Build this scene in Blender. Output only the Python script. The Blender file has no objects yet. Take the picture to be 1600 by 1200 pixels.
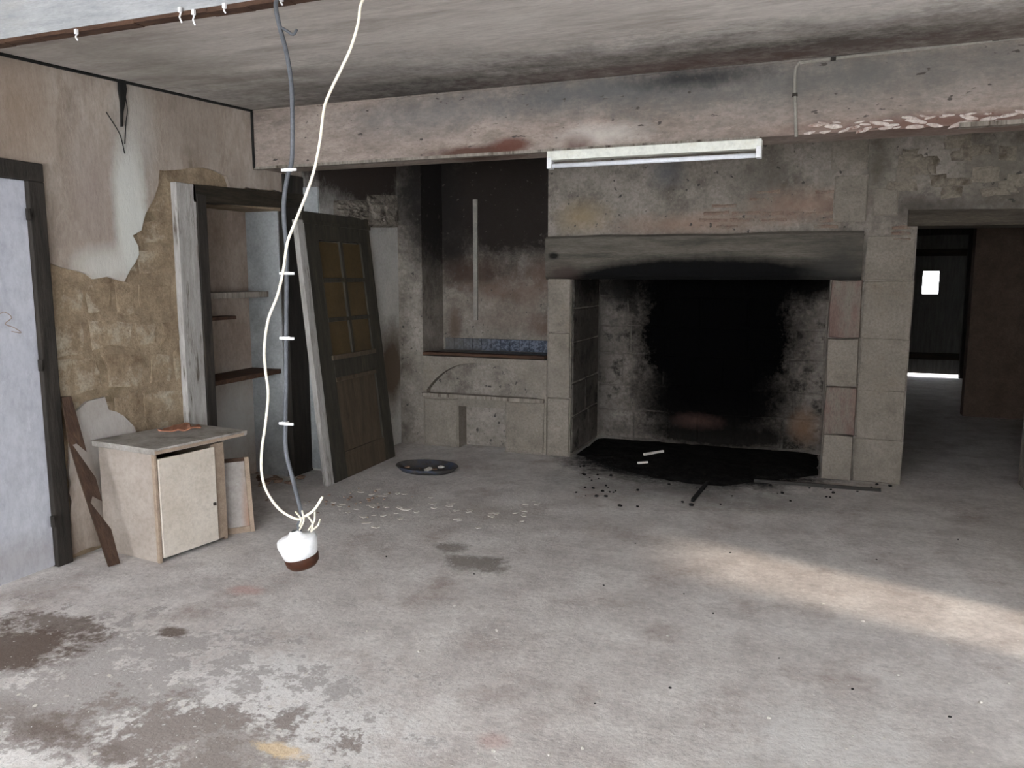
import bpy, bmesh, math, random
from mathutils import Vector, Matrix
from mathutils import noise as mnoise
from mathutils.geometry import tessellate_polygon
R = random.Random(7)
sc = bpy.context.scene
col = sc.collection

# ---------------------------------------------------------------- camera
FPX, PITCH, YAW, EYE = 1239.0, math.radians(7.72), math.radians(21.3), 1.6
cd = bpy.data.cameras.new('camera'); cam = bpy.data.objects.new('camera', cd); col.objects.link(cam)
cam.location = (0, 0, EYE); cam.rotation_euler = (math.pi/2 - PITCH, 0, YAW)
cd.sensor_width = 36.0; cd.lens = 36.0*FPX/1600; cd.clip_start = .05; cd.clip_end = 200
sc.camera = cam
# ---------------------------------------------------------------- light
sc.view_settings.view_transform = 'Standard'; sc.view_settings.look = 'None'
sc.view_settings.gamma = 1; sc.view_settings.use_curve_mapping = False
sc.view_settings.exposure = 0.42
w = bpy.data.worlds.new('sky'); sc.world = w; w.use_nodes = True
w.node_tree.nodes['Background'].inputs[0].default_value = (.90, .94, 1, 1)
w.node_tree.nodes['Background'].inputs[1].default_value = 15.0
sd = bpy.data.lights.new('sun_offscreen', 'SUN'); sun = bpy.data.objects.new('sun_offscreen', sd); col.objects.link(sun)
sd.energy = 3.0; sd.color = (1, .84, .68); sd.angle = math.radians(4)
SUNDIR = Vector((-1, .30, -.53)).normalized()
sun.rotation_euler = SUNDIR.to_track_quat('-Z', 'Y').to_euler(); sun.location = (6, 1, 5)

# ---------------------------------------------------------------- pixel rays onto known planes
FW = Vector((-math.sin(YAW)*math.cos(PITCH), math.cos(YAW)*math.cos(PITCH), -math.sin(PITCH)))
RT = Vector((math.cos(YAW), math.sin(YAW), 0)); UP = RT.cross(FW); CP = Vector((0, 0, EYE))
def ray(x, y): return FW + RT*((x-800)/FPX) + UP*((600-y)/FPX)
def onz(x, y, z=0.0): d = ray(x, y); return CP + d*((z-EYE)/d.z)
def ony(x, y, v): d = ray(x, y); return CP + d*(v/d.y)
def onx(x, y, v): d = ray(x, y); return CP + d*(v/d.x)

# ---------------------------------------------------------------- materials
def srgb(*c): return tuple(((v/255)/12.92 if v/255 <= .04045 else ((v/255+.055)/1.055)**2.4) for v in c)
def mat(name, c1, c2, scale=6, rough=.9, bump=.25, bscale=40, stretch=(1, 1, 1), c3=None, c3lim=(.55, .68), c3scale=2.5,
        stains=(), speck=None, spec=.2, metal=0, contrast=(.35, .65), fine=.35):
    m = bpy.data.materials.new(name); m.use_nodes = True
    nt = m.node_tree; N = nt.nodes; L = nt.links; bs = N['Principled BSDF']
    def n(t, **k):
        q = N.new(t)
        for a, b in k.items(): setattr(q, a, b)
        return q
    geo = n('ShaderNodeNewGeometry'); mp = n('ShaderNodeMapping'); mp.inputs['Scale'].default_value = stretch
    L.new(geo.outputs['Position'], mp.inputs['Vector'])
    def noise(s, det=8, src=mp, rg=.6):
        q = n('ShaderNodeTexNoise'); q.inputs['Scale'].default_value = s; q.inputs['Detail'].default_value = det
        q.inputs['Roughness'].default_value = rg
        L.new(src.outputs[0], q.inputs['Vector']); return q
    def rng(src, a, b, c=0, d=1):
        q = n('ShaderNodeMapRange'); q.inputs[1].default_value = a; q.inputs[2].default_value = b
        q.inputs[3].default_value = c; q.inputs[4].default_value = d; L.new(src, q.inputs[0]); return q.outputs[0]
    def mix(f, a, b):
        q = n('ShaderNodeMix', data_type='RGBA')
        if isinstance(f, float): q.inputs[0].default_value = f
        else: L.new(f, q.inputs[0])
        for i, v in ((6, a), (7, b)):
            if isinstance(v, tuple): q.inputs[i].default_value = (*v, 1)
            else: L.new(v, q.inputs[i])
        return q.outputs[2]
    def math_(op, a, b):
        q = n('ShaderNodeMath', operation=op)
        for i, v in ((0, a), (1, b)):
            if isinstance(v, (int, float)): q.inputs[i].default_value = v
            else: L.new(v, q.inputs[i])
        return q.outputs[0]
    n1 = noise(scale, 10, rg=.68)
    c = mix(rng(n1.outputs[0], *contrast), c1, c2)
    if c3:
        n3 = noise(c3scale, 9, rg=.7); c = mix(rng(n3.outputs[0], *c3lim), c, c3)
    if fine:
        nf = noise(scale*9, 5, rg=.75); c = mix(rng(nf.outputs[0], .42, .70, 0, fine), c, tuple(v*.45 for v in c1))
        ng = noise(scale*5.3, 6, rg=.8); c = mix(rng(ng.outputs[0], .56, .70, 0, fine*.8), c, tuple(min(1, v*1.35) for v in c2))
    if stains:
        dn = noise(5, 8, geo, .7); dn2 = noise(26, 6, geo, .7)
        base = math_('ADD', math_('MULTIPLY', math_('SUBTRACT', dn.outputs[0], .5), 1.6), math_('MULTIPLY', math_('SUBTRACT', dn2.outputs[0], .5), .9))
        for st in stains:
            cen, rad, colr, stg = st[:4]; soft = st[4] if len(st) > 4 else .35; jag = st[5] if len(st) > 5 else 1.0
            v1 = n('ShaderNodeVectorMath', operation='SUBTRACT'); L.new(geo.outputs['Position'], v1.inputs[0]); v1.inputs[1].default_value = cen
            v2 = n('ShaderNodeVectorMath', operation='DIVIDE'); L.new(v1.outputs[0], v2.inputs[0]); v2.inputs[1].default_value = rad
            v3 = n('ShaderNodeVectorMath', operation='LENGTH'); L.new(v2.outputs[0], v3.inputs[0])
            d = math_('ADD', v3.outputs['Value'], math_('MULTIPLY', base, jag))
            f = rng(d, 1-soft, 1+soft*.5, stg, 0)
            c = mix(f, c, colr)
    if speck:
        q = n('ShaderNodeTexNoise'); q.inputs['Scale'].default_value = speck[0]; q.inputs['Detail'].default_value = 3
        L.new(mp.outputs[0], q.inputs['Vector']); c = mix(rng(q.outputs[0], speck[1], speck[1]+.05), c, speck[2])
    L.new(c, bs.inputs['Base Color'])
    bs.inputs['Roughness'].default_value = rough; bs.inputs['Metallic'].default_value = metal
    bs.inputs['Specular IOR Level'].default_value = spec
    if bump:
        nb = noise(bscale, 6, rg=.7); bp = n('ShaderNodeBump'); bp.inputs['Strength'].default_value = bump; bp.inputs['Distance'].default_value = .012
        L.new(math_('ADD', nb.outputs[0], n1.outputs[0]), bp.inputs['Height']); L.new(bp.outputs[0], bs.inputs['Normal'])
    return m
SOOT = (.0015, .0015, .0016); DK = (.022, .019, .016); BRN = (.055, .035, .024); PALE = (.42, .41, .38)
LX, BX, BY, FY = -3.93, -3.75, 4.85, 6.66     # left wall, its far step, beam face, fireplace face

def px_l(x, y): return tuple(onx(x, y, LX))
def px_b(x, y, v=FY): return tuple(ony(x, y, v))
def px_f(x, y): return tuple(onz(x, y))

MT = {}
WH = (.66, .65, .63); FBR = (.115, .085, .068)
MT['floor'] = mat('floor_concrete', srgb(176, 169, 164), srgb(208, 203, 198), 3.4, .92, .5, 45, fine=.42, c3=srgb(160, 148, 141), c3lim=(.52, .70), c3scale=2.4, speck=(55, .67, srgb(205, 202, 198)), stains=[
    (px_f(60, 1120), (1.0, .62, .3), WH, .6, .5, 2.6), (px_f(330, 1090), (.75, .45, .3), WH, .55, .5, 2.6), (px_f(480, 1150), (.35, .25, .3), WH, .6, .5, 2.4), (px_f(1270, 1170), (.35, .25, .3), WH, .4, .5, 2.4), (px_f(420, 1060), (.3, .2, .3), WH, .5, .4, 2.0), (px_f(130, 1080), (.9, .5, .3), (.20, .17, .155), .6, .25, 4.2), (px_f(330, 1160), (.5, .22, .3), (.2, .165, .145), .7, .3, 3.0),
    (px_f(30, 1010), (.30, .20, .2), FBR, .95, .3, 1.5), (px_f(90, 975), (.30, .10, .2), FBR, .8, .3, 1.8), (px_f(30, 1130), (.35, .12, .2), FBR, .5, .7, 1.2), (px_f(100, 1160), (.3, .06, .2), FBR, .45, .7, 1.2), (px_f(270, 987), (.085, .055, .2), FBR, .9, .3, 1.0),
    (px_f(700, 855), (.12, .09, .2), (.17, .15, .13), .75, .35, 1.5), (px_f(745, 880), (.19, .13, .2), (.17, .15, .13), .8, .35, 1.6),
    (px_f(385, 922), (.10, .06, .2), srgb(182, 146, 136), .6, .5, 1.1), (px_f(770, 1158), (.06, .05, .2), srgb(180, 150, 142), .5, .5, 1.1),
    (px_f(440, 1172), (.12, .04, .2), srgb(214, 190, 152), .7, .3, 1.6),
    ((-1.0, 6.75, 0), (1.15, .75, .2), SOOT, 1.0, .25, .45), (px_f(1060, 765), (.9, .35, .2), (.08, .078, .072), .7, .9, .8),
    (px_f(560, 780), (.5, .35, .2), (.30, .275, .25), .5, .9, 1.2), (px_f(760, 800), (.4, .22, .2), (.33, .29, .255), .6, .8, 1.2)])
MT['ceiling'] = mat('ceiling_plaster', srgb(180, 173, 166), srgb(202, 196, 189), 2.6, .95, .25, 30, stretch=(.5, 2.2, 1), c3=srgb(136, 126, 117), c3lim=(.50, .74), c3scale=1.5, stains=[
    ((-2.4, 4.8, 2.78), (1.7, .75, .3), (.035, .031, .028), .9, .9, .9), ((0.0, 4.6, 2.78), (1.6, .5, .3), (.045, .037, .031), .9, .9, 1.0), ((1.2, 4.5, 2.78), (.8, .45, .3), (.09, .065, .05), .7, .9, .9),
    ((-3.4, 3.4, 2.75), (.5, .8, .3), (.20, .18, .15), .6, .9, .9), ((-.8, 4.75, 2.78), (1.2, .2, .3), (.10, .055, .045), .6, .9, .9)])
MT['near_beam'] = mat('near_beam_plaster', srgb(132, 134, 136), srgb(160, 161, 161), 6, .9, .2, 40, stretch=(.5, 1, 3), c3=srgb(150, 146, 140), c3lim=(.52, .75), c3scale=2)
MT['plaster_left'] = mat('plaster_left', srgb(146, 133, 122), srgb(168, 156, 145), 3, .92, .25, 35, fine=.4, stretch=(1, 1.5, .6), c3=srgb(116, 103, 89), c3lim=(.5, .72), c3scale=2.4, stains=[
    (px_l(200, 330), (1, .13, .44), srgb(196, 197, 190), .85, .35, .3), (px_l(160, 415), (1, .22, .11), srgb(190, 189, 181), .8, .6, .4), (px_l(205, 210), (1, .15, .35), srgb(180, 178, 172), .5, .8, .5), (px_l(140, 300), (1, .14, .35), srgb(138, 124, 118), .5, .8, .4),
    (px_l(20, 170), (1, .25, .35), srgb(128, 108, 88), .6, .9, .6), (px_l(300, 200), (1, .3, .3), srgb(126, 114, 102), .5, .9, .8),
    (px_l(160, 660), (1, .4, .3), srgb(184, 180, 175), .7, .9, .8)])
MT['stone_tan'] = mat('tan_stone', srgb(122, 104, 84), srgb(160, 143, 119), 7, .95, .6, 30, fine=.5, c3=srgb(178, 167, 148), c3lim=(.52, .66), c3scale=4)
MT['mortar'] = mat('mortar', srgb(118, 101, 82), srgb(158, 141, 118), 7, .95, .6, 28, c3=srgb(110, 97, 74), c3lim=(.56, .75), c3scale=3)
_st = [((-3.4, 6.9, 2.45), (.85, .6, .55), DK, .97, .6, .6), ((-3.35, 6.9, 1.95), (.16, .5, .5), DK, .95, .5, .5), ((-2.8, 7.1, 2.35), (.95, .3, .72), (.017, .013, .011), .98, .4, .45), ((-3.5, 6.9, 2.3), (.25, .5, .8), (.012, .010, .009), .95, .5, .4), ((-3.1, 7.1, 1.62), (.4, .3, .16), (.05, .032, .024), .9, .6, .7), ((-2.45, 7.1, 1.62), (.25, .3, .14), (.10, .06, .045), .7, .8, .8),
    ((-3.38, 7.0, 1.15), (.09, .4, .3), (.075, .05, .035), .8, .7, .7), ((-2.4, 7.1, 1.12), (.2, .3, .12), (.09, .055, .04), .8, .7, .8), ((-2.75, 7.1, 1.45), (.5, .3, .12), (.16, .11, .085), .7, .9, 1.2), ((-2.8, 7.1, 1.2), (.5, .3, .12), (.13, .09, .07), .5, .9, 1.4),
    (px_b(910, 340), (.22, .4, .13), srgb(132, 112, 78), .6, .9, .6), (px_b(1040, 270), (.14, .4, .12), (.10, .105, .115), .7, .9, .8), (px_b(1190, 290), (.2, .4, .28), (.11, .10, .085), .6, .9, 1.1), (px_b(1260, 320), (.4, .4, .12), srgb(142, 112, 96), .55, .9, .9), (px_b(1080, 350), (.6, .4, .08), srgb(138, 112, 96), .6, .9, .9), (px_b(1370, 260), (.1, .4, .25), (.07, .062, .045), .7, .9, .9), (px_b(1460, 320), (.6, .4, .1), (.06, .052, .045), .7, .9, .9), (px_b(1560, 270), (.3, .4, .25), (.10, .09, .07), .6, .9, 1.0)]
MT['wall_back'] = mat('back_plaster', srgb(116, 109, 100), srgb(146, 138, 129), 4, .93, .45, 30, fine=.55, c3=srgb(80, 74, 66), c3lim=(.5, .70), c3scale=3.2, speck=(20, .66, (.06, .055, .048)), stains=_st)
MT['plaster_far'] = mat('plaster_corner', srgb(170, 167, 160), srgb(188, 184, 177), 5, .93, .3, 35, stains=[((-3.75, 6.0, 2.55), (.5, 1.2, .48), (.022, .014, .011), .97, .45, .4), ((-3.75, 6.5, .75), (.3, .3, .42), (.09, .062, .04), .95, .5, .35)])
_bs = [((-1.3, 4.85, 2.70), (1.3, .3, .13), (.09, .095, .095), .85, .8, .9), ((-.1, 4.85, 2.66), (.9, .3, .16), (.11, .108, .10), .8, .9, .9), ((-.75, 4.85, 2.74), (.35, .3, .06), (.03, .03, .03), .9, .8, .8), ((1.0, 4.85, 2.68), (.7, .3, .16), (.13, .125, .115), .75, .9, .9), ((-2.6, 4.85, 2.64), (.5, .3, .12), (.15, .145, .14), .6, .9, .9), ((-2.15, 4.85, 2.40), (.32, .3, .045), (.07, .03, .02), .9, .5, .5), ((-1.9, 4.85, 2.43), (.14, .3, .05), (.10, .04, .028), .9, .5, .5), ((-1.45, 4.85, 2.42), (.10, .3, .05), (.09, .04, .03), .9, .5, .5), ((-1.3, 4.85, 2.46), (.25, .3, .06), (.5, .47, .43), .5, .9, .9), ((.55, 4.85, 2.41), (.8, .3, .045), (.12, .06, .045), .8, .7, .7)]
MT['beam'] = mat('beam_plaster', srgb(130, 117, 108), srgb(160, 147, 137), 4, .93, .35, 35, fine=.5, stretch=(.6, 1, 1.4), speck=(24, .67, (.07, .06, .052)), c3=srgb(96, 88, 80), c3lim=(.5, .72), c3scale=2.2, stains=_bs)
MT['limestone'] = mat('limestone', srgb(114, 107, 97), srgb(138, 130, 120), 6, .93, .4, 35, fine=.5, c3=srgb(102, 90, 74), c3lim=(.55, .75), c3scale=3)
MT['limestone_dim'] = mat('dull_rubble_stone', srgb(116, 108, 97), srgb(144, 135, 122), 6, .95, .5, 30, fine=.6, c3=srgb(72, 64, 52), c3lim=(.5, .66), c3scale=4)
MT['brick_dull'] = mat('dull_pink_brick', srgb(118, 98, 86), srgb(140, 122, 109), 8, .95, .5, 30, fine=.55, c3=srgb(126, 118, 108), c3lim=(.48, .62), c3scale=5)
MT['rubble'] = mat('broken_rubble', srgb(104, 97, 88), srgb(150, 142, 131), 14, .95, .8, 30, fine=.6, c3=srgb(58, 52, 46), c3lim=(.5, .62), c3scale=12)
MT['limestone_pink'] = mat('limestone_pink', srgb(100, 82, 76), srgb(122, 104, 96), 6, .93, .4, 35, fine=.5, stretch=(1.5, 1.5, .6), c3=srgb(118, 111, 102), c3lim=(.46, .62), c3scale=4)
_fs = [(px_b(1117, 520, 7.55), (.87, .5, .95), SOOT, 1.0, .3, .35), (px_b(1125, 440, 7.55), (.95, .5, .30), SOOT, 1.0, .3, .35), (px_b(1112, 630, 7.55), (.84, .5, .36), SOOT, .97, .4, .4), (px_b(1120, 680, 7.55), (.95, .5, .17), (.006, .0055, .005), .95, .5, .5), (px_b(975, 450, 7.55), (.22, .5, .22), SOOT, .9, .5, .5), (px_b(1270, 440, 7.55), (.3, .5, .16), SOOT, .95, .5, .4), ((-2.04, 7.1, .9), (.25, .8, 1.3), (.035, .033, .03), .8, .8, .8), ((-2.1, 7.2, 1.55), (.5, .6, .2), SOOT, .8, .6, .7), ((-1.05, 7.5, .24), (.20, .3, .07), (.085, .05, .042), .55, .9, 1.0), ((-.10, 7.5, .25), (.12, .3, .16), (.16, .09, .05), .7, .8, .7)]
MT['firestone'] = mat('fire_stone', srgb(108, 101, 94), srgb(138, 130, 122), 6, .95, .5, 30, c3=srgb(48, 45, 42), c3lim=(.5, .62), c3scale=5, stains=_fs, spec=.02)
MT['firebox'] = mat('fire_joint', srgb(100, 94, 88), srgb(130, 124, 116), 8, .95, .5, 30, stains=_fs, spec=.02)
MT['lintel'] = mat('lintel_wood', srgb(84, 80, 72), srgb(110, 104, 95), 5, .9, .5, 30, stretch=(.5, 3, 5), c3=srgb(62, 58, 53), c3lim=(.5, .7), c3scale=2, fine=.5, stains=[((-.93, 6.55, 1.20), (1.85, 1.5, .575), SOOT, 1.0, .10, .06), ((-2.1, 6.6, 1.63), (.16, .3, .09), (.05, .035, .03), .8, .7, .4), ((.12, 6.6, 1.68), (.25, .4, .22), (.04, .038, .034), .8, .8, .6), (px_b(868, 400), (.05, .3, .03), SOOT, .9, .4, .3)])
MT['door_head'] = mat('door_head_wood', srgb(58, 53, 46), srgb(84, 77, 68), 6, .9, .5, 30, stretch=(.5, 3, 5), fine=.5)
MT['dark_wood'] = mat('dark_wood', srgb(34, 31, 28), srgb(56, 51, 46), 8, .75, .4, 30, stretch=(3, 3, .4), c3=srgb(74, 66, 56), c3lim=(.6, .75), c3scale=4)
MT['dark_wood_h'] = mat('dark_wood_beam', srgb(30, 27, 22), srgb(58, 50, 40), 8, .8, .5, 30, stretch=(.5, .5, 4))
MT['brown_wood'] = mat('brown_wood', srgb(58, 44, 36), srgb(86, 66, 54), 8, .8, .5, 30, stretch=(3, 3, .4), c3=srgb(110, 90, 72), c3lim=(.6, .75), c3scale=4)
MT['brown_wood_h'] = mat('brown_wood_strip', srgb(56, 40, 32), srgb(84, 62, 48), 8, .8, .5, 30, stretch=(.6, 3, 3))
MT['door_dark'] = mat('weathered_door_wood', srgb(44, 42, 37), srgb(64, 60, 52), 7, .7, .35, 30, stretch=(3, 3, .35), c3=srgb(84, 76, 62), c3lim=(.56, .75), c3scale=2.5)
MT['door_panel'] = mat('weathered_panel_wood', srgb(66, 56, 46), srgb(88, 77, 63), 7, .7, .3, 30, stretch=(3, 3, .35), c3=srgb(56, 50, 42), c3lim=(.52, .75), c3scale=2)
MT['pale_wood'] = mat('pale_peeling_wood', srgb(140, 135, 130), srgb(172, 168, 163), 9, .9, .4, 35, stretch=(3, 3, .4), c3=srgb(86, 78, 68), c3lim=(.55, .66), c3scale=7)
MT['grey_wood'] = mat('grey_board', srgb(116, 108, 98), srgb(150, 142, 132), 9, .9, .4, 35, stretch=(4, 4, .35), c3=srgb(70, 60, 50), c3lim=(.52, .66), c3scale=5)
MT['grey_paint'] = mat('grey_reveal_paint', srgb(136, 138, 138), srgb(158, 159, 158), 5, .9, .2, 35, c3=srgb(112, 112, 108), c3lim=(.5, .75), c3scale=3)
MT['cup_back'] = mat('cupboard_plaster', srgb(128, 112, 100), srgb(156, 144, 132), 5, .93, .3, 35, stretch=(1, 1, .6), c3=srgb(104, 86, 70), c3lim=(.5, .72), c3scale=2.5, stains=[((-4.2, 4.9, .45), (.6, .6, .35), srgb(160, 158, 154), .8, .8, .6), ((-4.2, 4.2, 2.0), (.5, .35, .3), srgb(110, 80, 60), .6, .8, .6)])
MT['door_paint'] = mat('grey_white_door_paint', srgb(166, 167, 174), srgb(182, 183, 188), 3, .75, .08, 30, stretch=(1, 1, .5), c3=srgb(150, 150, 154), c3lim=(.55, .8), c3scale=2, stains=[((LX, 2.3, .1), (.5, .9, .13), srgb(130, 118, 108), .6, .9, .4)])
MT['cab_paint'] = mat('cream_laminate', srgb(184, 173, 159), srgb(198, 189, 177), 4, .7, .08, 30, c3=srgb(158, 146, 130), c3lim=(.56, .78), c3scale=3)
MT['cab_side'] = mat('grey_laminate', srgb(150, 138, 128), srgb(166, 155, 145), 4, .75, .1, 30, c3=srgb(144, 132, 122), c3lim=(.55, .78), c3scale=3)
MT['cab_wood'] = mat('chipboard_edge', srgb(138, 120, 104), srgb(160, 142, 124), 20, .85, .3, 60)
MT['cab_top'] = mat('grey_worktop', srgb(132, 126, 119), srgb(166, 160, 153), 9, .9, .3, 40, c3=srgb(86, 80, 74), c3lim=(.55, .7), c3scale=5)
MT['orange'] = mat('orange_brick', srgb(140, 92, 72), srgb(168, 122, 98), 12, .9, .5, 40)
MT['panel_white'] = mat('white_panel', srgb(150, 142, 136), srgb(172, 165, 160), 5, .8, .1, 30, stains=[((-3.30, 3.92, .2), (.045, .04, .6), srgb(140, 96, 64), .9, .9, .15)])
MT['white_plastic'] = mat('white_plastic', srgb(222, 222, 222), srgb(232, 232, 232), 4, .45, 0)
MT['batten'] = mat('batten_enamel', srgb(206, 207, 196), srgb(220, 220, 210), 3, .5, 0, c3=srgb(190, 184, 160), c3lim=(.55, .75), c3scale=3)
MT['tube'] = mat('lamp_tube_glass', srgb(215, 217, 222), srgb(225, 226, 230), 3, .25, 0)
MT['brown_bakelite'] = mat('brown_bakelite', srgb(52, 30, 20), srgb(72, 42, 28), 8, .5, 0)
MT['white_cable'] = mat('white_cable_sheath', srgb(216, 208, 188), srgb(228, 222, 206), 8, .6, 0)
MT['grey_cable'] = mat('grey_cable_sheath', srgb(68, 70, 74), srgb(92, 94, 98), 12, .55, .1)
MT['black'] = mat('black_wire', srgb(22, 22, 22), srgb(36, 34, 32), 12, .8, 0)
MT['pipe'] = mat('pale_pipe_paint', srgb(124, 120, 112), srgb(146, 141, 132), 8, .7, .1)
MT['amber'] = mat('amber_glass', srgb(70, 58, 40), srgb(88, 73, 50), 4, .35, .03, c3=srgb(72, 58, 40), c3lim=(.5, .75), c3scale=5)
MT['blue_tile'] = mat('blue_white_tile', srgb(50, 56, 68), srgb(98, 104, 116), 40, .5, .1, 60, contrast=(.48, .52), c3=srgb(84, 82, 78), c3lim=(.5, .66), c3scale=4, stains=[((-3.45, 6.9, .95), (.45, .5, .3), srgb(88, 84, 78), .9, .8, .5)])
MT['ash'] = mat('black_ash', (.006, .006, .006), (.016, .015, .014), 14, .98, .7, 40, c3=(.03, .026, .02), c3lim=(.60, .70), c3scale=12, spec=.02)
MT['charcoal'] = mat('charcoal', (.008, .008, .008), (.02, .019, .018), 20, .9, .4, 50)
MT['chip'] = mat('plaster_flake', srgb(186, 180, 170), srgb(214, 210, 202), 14, .9, .3, 50)
MT['chip_brown'] = mat('brown_crumb', srgb(100, 82, 70), srgb(136, 114, 98), 14, .9, .3, 50)
MT['lump'] = mat('white_broken_plaster', srgb(160, 140, 130), srgb(214, 206, 198), 12, .9, .5, 40, c3=srgb(112, 78, 66), c3lim=(.52, .62), c3scale=8)
MT['pan'] = mat('rusty_dark_enamel', srgb(54, 52, 52), srgb(78, 74, 70), 9, .7, .3, 40, c3=srgb(60, 68, 84), c3lim=(.52, .62), c3scale=5)
MT['iron'] = mat('dark_iron', (.02, .018, .016), (.04, .035, .03), 12, .6, .2, 40)
MT['room_dark'] = mat('dark_room_wall', srgb(118, 112, 104), srgb(142, 135, 126), 4, .95, .3, 30)
MT['room_plank'] = mat('grey_plank', srgb(88, 86, 82), srgb(116, 113, 108), 6, .9, .3, 30, stretch=(4, 4, .4))
MT['room_brown'] = mat('brown_partition', srgb(84, 70, 60), srgb(104, 88, 76), 6, .9, .3, 30)

# ---------------------------------------------------------------- mesh helpers
def add_box(bm, a, b, rot=None):
    a, b = Vector(a), Vector(b)
    vs = [bm.verts.new((x, y, z)) for x in (a.x, b.x) for y in (a.y, b.y) for z in (a.z, b.z)]
    for f in ((0, 1, 3, 2), (4, 6, 7, 5), (0, 4, 5, 1), (2, 3, 7, 6), (0, 2, 6, 4), (1, 5, 7, 3)): bm.faces.new([vs[i] for i in f])
    return vs
def add_hex(bm, p):   # p: 4 bottom + 4 top corners, same turn
    vs = [bm.verts.new(q) for q in p]
    for f in ((3, 2, 1, 0), (4, 5, 6, 7), (0, 1, 5, 4), (1, 2, 6, 5), (2, 3, 7, 6), (3, 0, 4, 7)): bm.faces.new([vs[i] for i in f])
    return vs
def add_tube(bm, pts, r, seg=8):
    pts = [Vector(p) for p in pts]; rings = []
    for i, p in enumerate(pts):
        t = (pts[min(i+1, len(pts)-1)] - pts[max(i-1, 0)]).normalized()
        u = t.cross(Vector((0, 1, 0.01))); u = u.normalized() if u.length > 1e-4 else Vector((1, 0, 0)); v = t.cross(u).normalized()
        rr = r[i] if isinstance(r, (list, tuple)) else r
        rings.append([bm.verts.new(p + (u*math.cos(k*2*math.pi/seg) + v*math.sin(k*2*math.pi/seg))*rr) for k in range(seg)])
    for a, b in zip(rings, rings[1:]):
        for k in range(seg): bm.faces.new((a[k], a[(k+1) % seg], b[(k+1) % seg], b[k]))
    bm.faces.new(rings[0][::-1]); bm.faces.new(rings[-1])
def smooth_path(pts, n=8):
    pts = [Vector(p) for p in pts]; P = [pts[0]*2-pts[1]] + pts + [pts[-1]*2-pts[-2]]; out = []
    for i in range(1, len(P)-2):
        for k in range(n):
            t = k/n; a, b, c, d = P[i-1], P[i], P[i+1], P[i+2]
            out.append(.5*((2*b) + (c-a)*t + (2*a-5*b+4*c-d)*t*t + (3*b-a-3*c+d)*t**3))
    return out + [pts[-1]]
def jag(pts, step, amp, rnd):   # closed 3D outline, subdivided and roughened
    out = []
    for a, b in zip(pts, pts[1:]+pts[:1]):
        a, b = Vector(a), Vector(b); n = max(1, int((b-a).length/step)); pv = Vector((rnd.uniform(-1, 1), rnd.uniform(-1, 1), rnd.uniform(-1, 1)))
        for k in range(n):
            q = a.lerp(b, k/n); out.append(q + Vector([rnd.uniform(-amp, amp) for _ in range(3)]) if k else q)
    return out
def add_sheet(bm, pts, nrm):   # outline extruded by nrm
    nrm = Vector(nrm); A = [bm.verts.new(p) for p in pts]; B = [bm.verts.new(Vector(p)+nrm) for p in pts]
    n = len(A)
    for t in tessellate_polygon([[Vector(p) for p in pts]]):
        for ring in (A, B):
            try: bm.faces.new([ring[k] for k in t])
            except ValueError: pass
    for i in range(n): bm.faces.new((A[i], B[i], B[(i+1) % n], A[(i+1) % n]))
OFF = {}
def obj(name, bm, m, parent=None, bevel=0, smooth=False):
    off = OFF.get(parent.name, Vector()) if parent else Vector()
    bmesh.ops.recalc_face_normals(bm, faces=bm.faces)
    if off.length: bmesh.ops.translate(bm, vec=-off, verts=bm.verts)
    me = bpy.data.meshes.new(name); bm.to_mesh(me); bm.free()
    if smooth:
        for p in me.polygons: p.use_smooth = True
    me.materials.append(MT[m] if isinstance(m, str) else m)
    o = bpy.data.objects.new(name, me); col.objects.link(o); o.parent = parent
    OFF[o.name] = off
    if bevel:
        b = o.modifiers.new('bevel', 'BEVEL'); b.width = bevel; b.segments = 2; b.limit_method = 'ANGLE'
    return o
def thing(name, label, cat, loc, group=None):
    o = bpy.data.objects.new(name, None); col.objects.link(o); o.location = loc; OFF[o.name] = Vector(loc)
    o.empty_display_size = .1
    o['label'] = label; o['category'] = cat
    if group: o['group'] = group
    return o
def tag(o, label, cat, group=None):
    o['label'] = label; o['category'] = cat
    if group: o['group'] = group
    return o
def struct(o, label=None):
    o['kind'] = 'structure'
    if label: o['label'] = label
    return o
def sempty(name, loc, label=None):
    o = bpy.data.objects.new(name, None); col.objects.link(o); o.location = loc; OFF[o.name] = Vector(loc); return struct(o, label)
def box(name, a, b, m, parent=None, bevel=0):
    bm = bmesh.new(); add_box(bm, a, b); return obj(name, bm, m, parent, bevel)
def boxes(name, lst, m, parent=None, bevel=0):
    bm = bmesh.new()
    for a, b in lst: add_box(bm, a, b)
    return obj(name, bm, m, parent, bevel)
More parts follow.
